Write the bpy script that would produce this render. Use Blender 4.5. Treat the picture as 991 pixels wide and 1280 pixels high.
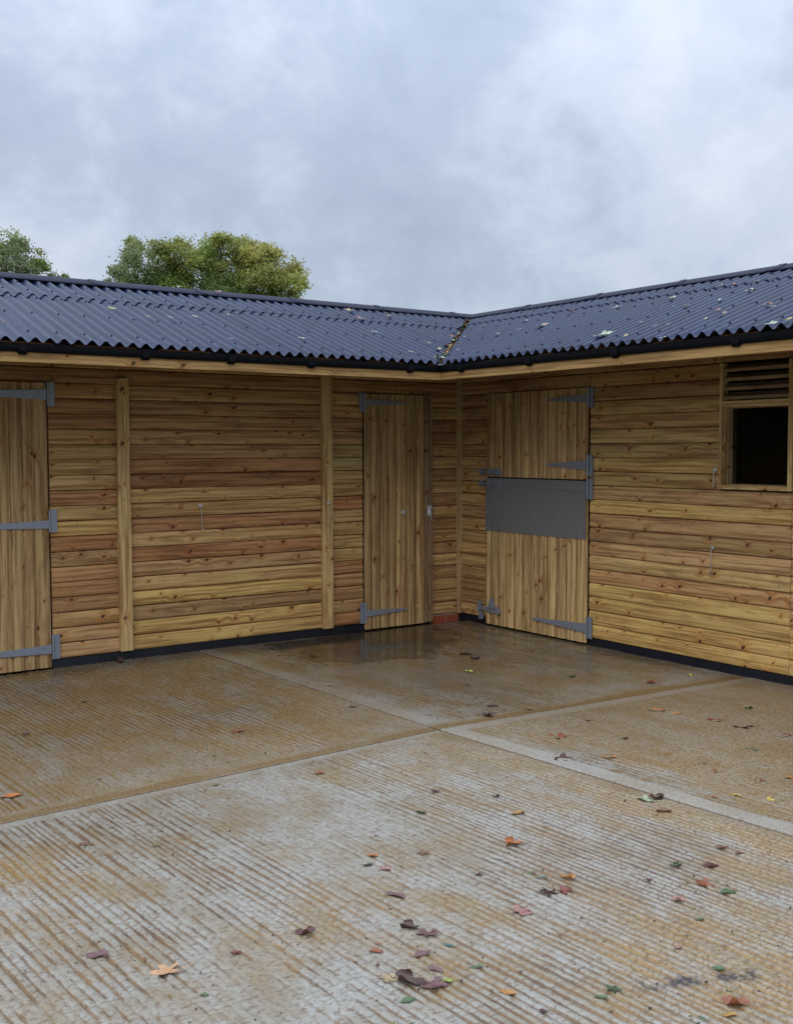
import bpy, math, random
import numpy as np
from mathutils import Vector, Matrix
random.seed(7); rng = np.random.default_rng(11)
scene = bpy.context.scene
for o in list(bpy.data.objects): bpy.data.objects.remove(o)
C = bpy.data.collections.new('stable_yard'); scene.collection.children.link(C)

# ------------------------------------------------------------------ camera
F_PX, PITCH, YAW, ROLL = 1345.3, 3.406, 54.418, -0.163
cam_d = bpy.data.cameras.new('camera'); cam = bpy.data.objects.new('camera', cam_d); C.objects.link(cam)
cam_d.sensor_fit = 'VERTICAL'; cam_d.sensor_height = 24.0; cam_d.lens = F_PX*24.0/1280.0
cam_d.clip_end = 2000; cam_d.clip_start = 0.05
th, ya, ro = math.radians(PITCH), math.radians(YAW), math.radians(ROLL)
F0 = Vector((math.cos(ya), math.sin(ya), 0)); R0 = Vector((math.sin(ya), -math.cos(ya), 0)); U0 = Vector((0, 0, 1))
Fw = F0*math.cos(th) - U0*math.sin(th); Up = U0*math.cos(th) + F0*math.sin(th)
Rr = R0*math.cos(ro) + Up*math.sin(ro); Uu = Up*math.cos(ro) - R0*math.sin(ro)
m = Matrix((Rr, Uu, -Fw)).transposed().to_4x4(); m.translation = Vector((-6.575, -8.146, 1.674))
cam.matrix_world = m; scene.camera = cam

# ------------------------------------------------------------------ world: overcast daylight
world = bpy.data.worlds.new('World'); scene.world = world; world.use_nodes = True
SUN_EL, SUN_AZ = math.radians(47), math.radians(-143)      # direction the soft light comes from (behind the camera, left)
def build_world():
    nt = world.node_tree; nt.nodes.clear(); N = nt.nodes; L = nt.links
    out = N.new('ShaderNodeOutputWorld')
    sky = N.new('ShaderNodeTexSky'); sky.sky_type = 'NISHITA'; sky.sun_disc = False
    sky.sun_elevation = SUN_EL; sky.sun_rotation = math.radians(90) - SUN_AZ
    b1 = N.new('ShaderNodeBackground'); b1.inputs[1].default_value = 0.07; L.new(sky.outputs[0], b1.inputs[0])
    tc = N.new('ShaderNodeTexCoord'); sp = N.new('ShaderNodeSeparateXYZ'); L.new(tc.outputs['Generated'], sp.inputs[0])
    def mt(op, a, b=None, c=None, clamp=False):
        n = N.new('ShaderNodeMath'); n.operation = op; n.use_clamp = clamp
        for i, v in enumerate((a, b, c)):
            if v is None: continue
            if isinstance(v, (int, float)): n.inputs[i].default_value = v
            else: L.new(v, n.inputs[i])
        return n.outputs[0]
    z = mt('MAXIMUM', sp.outputs[2], 0.0)
    den = mt('ADD', z, 0.75)
    u = mt('DIVIDE', sp.outputs[0], den); v = mt('DIVIDE', sp.outputs[1], den)
    cv = N.new('ShaderNodeCombineXYZ'); L.new(u, cv.inputs[0]); L.new(v, cv.inputs[1])
    def noise(scale, det, rough, dist=0, off=0):
        mp = N.new('ShaderNodeMapping'); L.new(cv.outputs[0], mp.inputs[0]); mp.inputs['Location'].default_value = (off, off*.7, off*.3)
        n = N.new('ShaderNodeTexNoise'); n.inputs['Scale'].default_value = scale; n.inputs['Detail'].default_value = det
        n.inputs['Roughness'].default_value = rough; n.inputs['Distortion'].default_value = dist
        L.new(mp.outputs[0], n.inputs['Vector']); return n.outputs[0]
    n1 = noise(3.4, 5, .50, .15, 3.1); n2 = noise(8.5, 8, .62, .2, 7.7); n3 = noise(1.7, 2, .5, 0, 1.3)
    s = mt('ADD', mt('ADD', mt('MULTIPLY', n1, .50), mt('MULTIPLY', n2, .37)), mt('MULTIPLY', n3, .20))
    rp = N.new('ShaderNodeValToRGB'); L.new(s, rp.inputs[0]); e = rp.color_ramp.elements
    e[0].position = .405; e[0].color = (.37, .44, .56, 1)
    e[1].position = .66; e[1].color = (.66, .72, .82, 1)
    a = e.new(.485); a.color = (.425, .50, .625, 1); a = e.new(.545); a.color = (.525, .60, .725, 1)
    g = mt('MULTIPLY_ADD', mt('POWER', z, 1.7), SKY_TOP, SKY_LOW)
    b2 = N.new('ShaderNodeBackground'); L.new(rp.outputs[0], b2.inputs[0]); L.new(g, b2.inputs[1])
    mx = N.new('ShaderNodeMixShader'); mx.inputs[0].default_value = .94
    L.new(b1.outputs[0], mx.inputs[1]); L.new(b2.outputs[0], mx.inputs[2]); L.new(mx.outputs[0], out.inputs[0])
SKY_TOP, SKY_LOW = 1.75, .70
build_world()
sd = bpy.data.lights.new('sun', 'SUN'); sd.energy = 1.1; sd.angle = math.radians(48); sd.color = (1, .96, .9)
sun = bpy.data.objects.new('sun', sd); C.objects.link(sun)
sv = Vector((math.cos(SUN_EL)*math.cos(SUN_AZ), math.cos(SUN_EL)*math.sin(SUN_AZ), math.sin(SUN_EL)))
sun.rotation_euler = sv.to_track_quat('Z', 'Y').to_euler()
scene.render.engine = 'CYCLES'
vs = scene.view_settings; vs.view_transform = 'Standard'; vs.look = 'None'; vs.gamma = 1; vs.exposure = 0.50

# ------------------------------------------------------------------ helpers
class NT:
    def __init__(s, name):
        s.m = bpy.data.materials.new(name); s.m.use_nodes = True; s.t = s.m.node_tree; s.N = s.t.nodes; s.L = s.t.links
        s.b = s.N['Principled BSDF']
    def set(s, sock, v):
        if isinstance(v, (int, float)): sock.default_value = v
        elif isinstance(v, (tuple, list)): sock.default_value = (*v, 1) if len(v) == 3 and sock.type == 'RGBA' else v
        else: s.L.new(v, sock)
    def P(s, **k):
        for a, v in k.items(): s.set(s.b.inputs[a.replace('_', ' ')], v)
    def math(s, op, a, b=None, c=None, clamp=False):
        n = s.N.new('ShaderNodeMath'); n.operation = op; n.use_clamp = clamp
        for i, v in enumerate((a, b, c)):
            if v is not None: s.set(n.inputs[i], v)
        return n.outputs[0]
    def mix(s, f, a, b, mode='MIX'):
        n = s.N.new('ShaderNodeMix'); n.data_type = 'RGBA'; n.blend_type = mode
        s.set(n.inputs[0], f); s.set(n.inputs[6], a); s.set(n.inputs[7], b); return n.outputs[2]
    def ramp(s, f, lo, hi, a=0., b=1.):
        n = s.N.new('ShaderNodeMapRange'); n.interpolation_type = 'SMOOTHSTEP'
        s.set(n.inputs[0], f); s.set(n.inputs[1], lo); s.set(n.inputs[2], hi); s.set(n.inputs[3], a); s.set(n.inputs[4], b); return n.outputs[0]
    def noise(s, vec, scale, det=3, rough=.5, dist=0.):
        n = s.N.new('ShaderNodeTexNoise'); n.inputs['Scale'].default_value = scale; n.inputs['Detail'].default_value = det
        n.inputs['Roughness'].default_value = rough; n.inputs['Distortion'].default_value = dist
        if vec is not None: s.L.new(vec, n.inputs['Vector'])
        return n.outputs[0]
    def comb(s, x, y, z=0.):
        n = s.N.new('ShaderNodeCombineXYZ'); s.set(n.inputs[0], x); s.set(n.inputs[1], y); s.set(n.inputs[2], z); return n.outputs[0]
    def coord(s, which='Object'):
        n = s.N.new('ShaderNodeTexCoord'); p = s.N.new('ShaderNodeSeparateXYZ'); s.L.new(n.outputs[which], p.inputs[0])
        return n.outputs[which], p.outputs[0], p.outputs[1], p.outputs[2]
    def pos(s):
        n = s.N.new('ShaderNodeNewGeometry'); p = s.N.new('ShaderNodeSeparateXYZ'); s.L.new(n.outputs['Position'], p.inputs[0])
        return n.outputs['Position'], p.outputs[0], p.outputs[1], p.outputs[2]
    def attr(s, name):
        n = s.N.new('ShaderNodeAttribute'); n.attribute_name = name; return n
    def bump(s, h, strength=.3, dist=.01):
        n = s.N.new('ShaderNodeBump'); n.inputs['Strength'].default_value = strength; n.inputs['Distance'].default_value = dist
        s.set(n.inputs['Height'], h); s.L.new(n.outputs[0], s.b.inputs['Normal'])

def wood(name, long_axis):
    """treated softwood; tone from the object's own colour; grain, knots and stains laid along the board"""
    M = NT(name); _, x, y, z = M.coord()
    oi = M.N.new('ShaderNodeObjectInfo'); rnd = M.math('MULTIPLY', oi.outputs['Random'], 37.0)
    Lg, Tr = (x, z) if long_axis == 'X' else (z, x)
    Tr = M.math('ADD', Tr, M.math('MULTIPLY', y, .6))
    Lr = M.math('ADD', Lg, rnd); Tq = M.math('ADD', Tr, M.math('MULTIPLY', rnd, .73))
    # knots
    v = M.N.new('ShaderNodeTexVoronoi'); v.voronoi_dimensions = '2D'; v.inputs['Scale'].default_value = 5.6
    kw = M.math('MULTIPLY_ADD', M.noise(M.comb(M.math('MULTIPLY', Lr, 26), M.math('MULTIPLY', Tq, 40), 4.0), 1.0, 2, .6), .024, -.012)
    M.L.new(M.comb(M.math('ADD', M.math('ADD', Lr, kw), M.math('MULTIPLY', Tq, -.35)), M.math('ADD', M.math('MULTIPLY', Tq, 1.0), kw)), v.inputs['Vector'])
    sc = M.N.new('ShaderNodeSeparateColor'); M.L.new(v.outputs['Color'], sc.inputs[0])
    keep = M.ramp(sc.outputs[0], .42, .44)
    rad = M.math('MULTIPLY_ADD', M.math('MULTIPLY', sc.outputs[1], sc.outputs[1]), .060, .042)
    kn = M.math('MULTIPLY', keep, M.ramp(v.outputs['Distance'], M.math('MULTIPLY', rad, 1.25), M.math('MULTIPLY', rad, .55)))
    halo = M.math('MULTIPLY', keep, M.ramp(v.outputs['Distance'], M.math('MULTIPLY', rad, 5.0), rad))
    # tiny nail / pin knots
    v2 = M.N.new('ShaderNodeTexVoronoi'); v2.voronoi_dimensions = '2D'; v2.inputs['Scale'].default_value = 13.0
    M.L.new(M.comb(M.math('MULTIPLY', Lr, .8), M.math('ADD', Tq, 5.3)), v2.inputs['Vector'])
    s2 = M.N.new('ShaderNodeSeparateColor'); M.L.new(v2.outputs['Color'], s2.inputs[0])
    pin = M.math('MULTIPLY', M.ramp(s2.outputs[0], .78, .80), M.ramp(v2.outputs['Distance'], .08, .04))
    wob = M.noise(M.comb(M.math('MULTIPLY', Lr, 1.6), M.math('MULTIPLY', Tq, 9), 1.0), 1.0, 3, .55)
    warp = M.math('ADD', M.math('MULTIPLY', wob, .035), M.math('MULTIPLY', halo, .022))
    Tw = M.math('ADD', Tq, warp)
    g1 = M.noise(M.comb(M.math('MULTIPLY', Lr, 1.1), M.math('MULTIPLY', Tw, 42), 3.0), 1.0, 3, .55)
    g2 = M.noise(M.comb(M.math('MULTIPLY', Lr, 5.0), M.math('MULTIPLY', Tw, 210), 5.0), 1.0, 2, .5)
    g3 = M.noise(M.comb(M.math('MULTIPLY', Lr, 1.3), M.math('MULTIPLY', Tw, 7), 8.0), 1.0, 3, .6)
    base = oi.outputs['Color']
    dark = M.mix(1.0, base, (.55, .43, .33), 'MULTIPLY')
    lite = M.mix(1.0, base, (1.22, 1.22, 1.15), 'MULTIPLY')
    c = M.mix(M.ramp(g1, .40, .66), lite, dark)
    c = M.mix(M.ramp(g3, .50, .74, 0, .5), c, M.mix(1.0, base, (.62, .47, .40), 'MULTIPLY'))
    c = M.mix(M.ramp(g3, .46, .30, 0, .5), c, M.mix(1.0, base, (1.15, 1.28, .95), 'MULTIPLY'))
    c = M.mix(M.ramp(g2, .35, .72, 0, .40), c, dark)
    c = M.mix(M.math('MULTIPLY', halo, .55), c, M.mix(1.0, base, (.82, .55, .36), 'MULTIPLY'))
    c = M.mix(M.math('MULTIPLY', kn, .92), c, (.035, .018, .010))
    c = M.mix(M.math('MULTIPLY', pin, .75), c, (.030, .018, .012))
    # blotchy mill stain and sawn fuzz
    st = M.noise(M.comb(M.math('MULTIPLY', Lr, 3.2), M.math('MULTIPLY', Tq, 14), 2.0), 1.0, 4, .6)
    c = M.mix(M.ramp(st, .54, .72, 0, .65), c, M.mix(1.0, base, (.46, .40, .38), 'MULTIPLY'))
    M.P(Base_Color=c, Roughness=M.ramp(g1, .2, .8, .82, .62), Specular_IOR_Level=.28)
    M.bump(M.math('ADD', M.math('MULTIPLY', g1, .6), M.math('ADD', M.math('MULTIPLY', g2, .4), M.math('MULTIPLY', kn, -.5))), .35, .004)
    return M.m

WH, WV = wood('sawn_wood_level', 'X'), wood('sawn_wood_upright', 'Z')

def metal_mat(name, col, rough, metallic=.75, spot=.25):
    M = NT(name); o, x, y, z = M.coord('Object'); p, *_ = M.pos()
    n = M.noise(p, 22, 3, .6); n2 = M.noise(p, 120, 2, .5)
    c = M.mix(M.ramp(n, .3, .7, 0, spot), col, tuple(v*.55 for v in col))
    M.P(Base_Color=c, Metallic=metallic, Roughness=M.math('MULTIPLY_ADD', n2, .25, rough-.1)); M.bump(n2, .08, .002); return M.m
GALV = metal_mat('galvanised_steel', (.27, .30, .355), .44, .5)
PANEL = metal_mat('grey_sheet_metal', (.25, .27, .30), .34, .55, .22)
BRIGHT = metal_mat('bright_zinc', (.72, .73, .75), .28, .9, .1)

def simple(name, col, rough=.6, spec=.4, var=.35, scale=9, bump=.15):
    M = NT(name); p, *_ = M.pos(); n = M.noise(p, scale, 4, .6)
    c = M.mix(M.ramp(n, .3, .7, 0, var), col, tuple(v*.5 for v in col))
    M.P(Base_Color=c, Roughness=rough, Specular_IOR_Level=spec); M.bump(n, bump, .01); return M.m
BLACKP = simple('black_plastic', (.006, .008, .014), .45, .35, .3, 14)
GUTM = simple('black_gutter_plastic', (.002, .0025, .004), .7, .12, .3, 14)
DARKIN = simple('dark_interior_timber', (.045, .032, .022), .9, .1)
BRICK = simple('red_brick', (.30, .075, .035), .85, .2, .5, 30, .5)
MORTAR = simple('mortar', (.28, .25, .21), .9, .1)
FIELD = simple('field_grass', (.06, .09, .03), .95, .1, .5, 2, .3)

def roof_mat():
    M = NT('dark_blue_corrugated_bitumen'); p, x, y, z = M.pos()
    n = M.noise(p, 3.0, 4, .6); f = M.noise(p, 95, 3, .65); w = M.noise(p, 17, 4, .6)
    c = M.mix(M.ramp(n, .3, .7), (.007, .013, .038), (.010, .018, .058))
    c = M.mix(M.ramp(w, .52, .70, 0, .40), c, (.040, .065, .150))
    c = M.mix(M.ramp(f, .60, .72, 0, .35), c, (.10, .13, .19))
    M.P(Base_Color=c, Roughness=M.math('MULTIPLY_ADD', w, .25, .20), Specular_IOR_Level=.28)
    M.bump(M.math('ADD', f, M.math('MULTIPLY', w, .5)), .2, .004); return M.m
ROOF = roof_mat()
RCAP = simple('dark_ridge_capping', (.008, .010, .030), .55, .25, .3, 40, .12)

def leaf_mat():
    M = NT('fallen_leaf_skin'); o, x, y, z = M.coord('Object')
    oi = M.N.new('ShaderNodeObjectInfo'); n = M.noise(o, 60, 3, .6)
    c = M.mix(M.ramp(n, .35, .7, 0, .6), oi.outputs['Color'], M.mix(1.0, oi.outputs['Color'], (.45, .38, .35), 'MULTIPLY'))
    M.P(Base_Color=c, Roughness=.42, Specular_IOR_Level=.5); M.bump(n, .3, .004); return M.m
LEAF = leaf_mat()
def attr_mat(name, rough=.6, trans=0.):
    M = NT(name); a = M.attr('tint'); M.P(Base_Color=a.outputs['Color'], Roughness=rough, Specular_IOR_Level=.3)
    if trans:
        t = M.N.new('ShaderNodeBsdfTranslucent'); M.L.new(a.outputs['Color'], t.inputs[0])
        mx = M.N.new('ShaderNodeMixShader'); mx.inputs[0].default_value = trans
        M.L.new(M.b.outputs[0], mx.inputs[1]); M.L.new(t.outputs[0], mx.inputs[2])
        M.L.new(mx.outputs[0], M.N['Material Output'].inputs[0])
    return M.m
TINT = attr_mat('mixed_leaf_litter', .5); CROWN = attr_mat('tree_foliage', .55, .45)
BARK = simple('bark', (.10, .075, .05), .9, .15, .5, 12, .5)

def concrete_mat():
    M = NT('tamped_wet_concrete'); p, x, y, z = M.pos()
    rel = M.attr('relief').outputs['Fac']; dirt = M.attr('dirt').outputs['Fac']; clean = M.attr('clean').outputs['Fac']; wet = M.attr('wet').outputs['Fac']
    xy = M.comb(x, y, 0.)
    big = M.noise(xy, .9, 4, .55); mid = M.noise(M.comb(M.math('MULTIPLY', x, 1.0), M.math('MULTIPLY', y, .55)), 4.5, 5, .62)
    fine = M.noise(xy, 55, 4, .65); grit = M.noise(xy, 210, 2, .6)
    stp = M.noise(M.comb(M.math('MULTIPLY', x, 38), M.math('MULTIPLY', y, 5)), 1.0, 3, .6)
    c = M.mix(M.ramp(mid, .35, .68), (.315, .303, .270), (.225, .190, .130))
    c = M.mix(M.ramp(fine, .46, .64, 0, .55), c, (.19, .155, .115))
    sc_ = M.noise(M.comb(M.math('MULTIPLY', x, 34), M.math('MULTIPLY', y, 60)), 1.0, 3, .62, .6)
    c = M.mix(M.ramp(sc_, .54, .62, 0, .7), c, (.135, .085, .05))
    c = M.mix(M.ramp(grit, .58, .68, 0, .42), c, (.44, .43, .41))
    # brown silt settled in the tamping grooves and as patches
    silt = M.math('MULTIPLY', M.ramp(rel, .72, .40), M.ramp(M.math('ADD', mid, M.math('MULTIPLY', fine, .4)), .45, .75, .45, 1.))
    c = M.mix(M.math('MULTIPLY', silt, .94), c, M.mix(M.ramp(stp, .35, .65), (.080, .044, .022), (.185, .110, .050)))
    tan = M.ramp(M.math('ADD', M.math('MULTIPLY', big, .8), M.math('ADD', M.math('MULTIPLY', mid, .66), dirt)), .62, .92)
    tanc = M.mix(M.ramp(fine, .40, .62), (.37, .235, .080), (.17, .100, .040))
    tan = M.math('MULTIPLY', tan, M.ramp(rel, .35, 1.05, 1.0, .45))
    c = M.mix(M.math('MULTIPLY', tan, M.ramp(fine, .30, .62, .40, 1.0)), c, tanc)
    mud = M.ramp(M.math('ADD', dirt, M.math('MULTIPLY_ADD', mid, .7, -.35)), .48, .80)
    c = M.mix(M.math('MULTIPLY', mud, .85), c, M.mix(M.ramp(fine, .4, .65), (.25, .165, .070), (.14, .088, .040)))
    c = M.mix(M.math('MULTIPLY', clean, .7), c, M.mix(M.ramp(fine, .35, .75), (.42, .41, .37), (.31, .29, .25)))
    c = M.mix(M.math('MULTIPLY', wet, .80), c, M.mix(1.0, c, (.42, .38, .32), 'MULTIPLY'))  # wet darkening, deepened to paint in the dimmer light near the walls
    stn = M.attr('stain').outputs['Fac']
    c = M.mix(M.math('MULTIPLY', stn, M.ramp(fine, .35, .55, .35, 1.)), c, (.035, .030, .034))
    rg = M.math('SUBTRACT', M.math('MULTIPLY_ADD', fine, .45, .24), M.math('MULTIPLY', wet, .30))
    M.P(Base_Color=c, Roughness=M.math('MAXIMUM', rg, .10), Specular_IOR_Level=.5)
    M.bump(M.math('MULTIPLY', M.math('ADD', fine, M.math('MULTIPLY', grit, .5)), M.math('MULTIPLY_ADD', wet, -.6, 1.0)), .30, .006)
    return M.m
CONC = concrete_mat()
def water_mat():
    M = NT('shallow_water'); p, *_ = M.pos()
    n = M.N.new('ShaderNodeBsdfGlossy'); n.inputs['Roughness'].default_value = .09
    t = M.N.new('ShaderNodeBsdfTransparent'); t.inputs[0].default_value = (.93, .90, .86, 1)
    fr = M.N.new('ShaderNodeFresnel'); fr.inputs[0].default_value = 1.33
    b = M.N.new('ShaderNodeBump'); b.inputs['Strength'].default_value = .05; b.inputs['Distance'].default_value = .004
    M.L.new(M.noise(p, 9, 3, .5), b.inputs['Height']); M.L.new(b.outputs[0], n.inputs['Normal']); M.L.new(b.outputs[0], fr.inputs['Normal'])
    mx = M.N.new('ShaderNodeMixShader'); M.L.new(fr.outputs[0], mx.inputs[0]); M.L.new(t.outputs[0], mx.inputs[1]); M.L.new(n.outputs[0], mx.inputs[2])
    M.L.new(mx.outputs[0], M.N['Material Output'].inputs[0]); return M.m
WATER = water_mat()
def pane_mat():
    M = NT('window_pane'); n = M.N.new('ShaderNodeBsdfGlossy'); n.inputs['Roughness'].default_value = .12
    t = M.N.new('ShaderNodeBsdfTransparent'); t.inputs[0].default_value = (.7, .72, .74, 1)
    fr = M.N.new('ShaderNodeFresnel'); fr.inputs[0].default_value = 1.25
    mx = M.N.new('ShaderNodeMixShader'); M.L.new(fr.outputs[0], mx.inputs[0]); M.L.new(t.outputs[0], mx.inputs[1]); M.L.new(n.outputs[0], mx.inputs[2])
    M.L.new(mx.outputs[0], M.N['Material Output'].inputs[0]); return M.m
PANE = pane_mat()

class MB:
    def __init__(s): s.v = []; s.f = []; s.sm = []
    def add(s, vs, fs, smooth=False):
        k = len(s.v); s.v += [tuple(v) for v in vs]; s.f += [tuple(i+k for i in f) for f in fs]; s.sm += [smooth]*len(fs) if not isinstance(smooth, list) else smooth
        return s
    def box(s, a, b):
        x0, y0, z0 = a; x1, y1, z1 = b
        return s.add([(x0,y0,z0),(x1,y0,z0),(x1,y1,z0),(x0,y1,z0),(x0,y0,z1),(x1,y0,z1),(x1,y1,z1),(x0,y1,z1)],
                     [(3,2,1,0),(4,5,6,7),(0,1,5,4),(1,2,6,5),(2,3,7,6),(3,0,4,7)])
    def prism(s, poly, fn, t0, t1, smooth=False, smooth_n=0):
        """poly: list of 2-D points; fn(t, a, b) -> 3-D point"""
        n = len(poly)
        a = [fn(t0, *q) for q in poly]; b = [fn(t1, *q) for q in poly]
        s.add(a+b, [(i, (i+1) % n, (i+1) % n+n, i+n) for i in range(n)], [smooth and i < smooth_n for i in range(n)])
        s.add(a, [tuple(range(n))[::-1]]); s.add(b, [tuple(range(n))]); return s
    def mesh(s, name, mat):
        me = bpy.data.meshes.new(name); me.from_pydata(s.v, [], s.f); me.materials.append(mat)
        me.polygons.foreach_set('use_smooth', s.sm)
        import bmesh
        bm = bmesh.new(); bm.from_mesh(me); bmesh.ops.recalc_face_normals(bm, faces=bm.faces); bm.to_mesh(me); bm.free(); return me
    def obj(s, name, mat, parent=None, loc=(0, 0, 0), col=None):
        return link(name, s.mesh(name, mat), parent, loc, col)
def link(name, me, parent=None, loc=(0, 0, 0), col=None):
    o = bpy.data.objects.new(name, me); C.objects.link(o); o.location = loc; o.parent = parent
    if col: o.color = (*col, 1)
    return o
def tag(o, label=None, cat=None, group=None, kind=None):
    for k, v in (('label', label), ('category', cat), ('group', group), ('kind', kind)):
        if v: o[k] = v
    return o
def empty(name, loc=(0, 0, 0), rz=0, parent=None):
    o = bpy.data.objects.new(name, None); C.objects.link(o); o.location = loc; o.rotation_euler = (0, 0, rz); o.parent = parent; o.empty_display_size = .2; return o
def np_mesh(name, v, f, mat, attrs=None, smooth=True):
    me = bpy.data.meshes.new(name); nv, nf, k = len(v), len(f), f.shape[1]
    me.vertices.add(nv); me.vertices.foreach_set('co', v.astype(np.float32).ravel())
    me.loops.add(nf*k); me.loops.foreach_set('vertex_index', f.astype(np.int32).ravel())
    me.polygons.add(nf); me.polygons.foreach_set('loop_start', np.arange(0, nf*k, k, dtype=np.int32)); me.polygons.foreach_set('loop_total', np.full(nf, k, np.int32))
    me.update(calc_edges=True); me.polygons.foreach_set('use_smooth', np.full(nf, smooth)); me.materials.append(mat)
    for n, a in (attrs or {}).items():
        if a.ndim == 1: at = me.attributes.new(n, 'FLOAT', 'POINT'); at.data.foreach_set('value', a.astype(np.float32))
        else:
            at = me.attributes.new(n, 'FLOAT_COLOR', 'FACE' if len(a) == nf else 'POINT'); at.data.foreach_set('color', a.astype(np.float32).ravel())
    me.update(); return me
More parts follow.
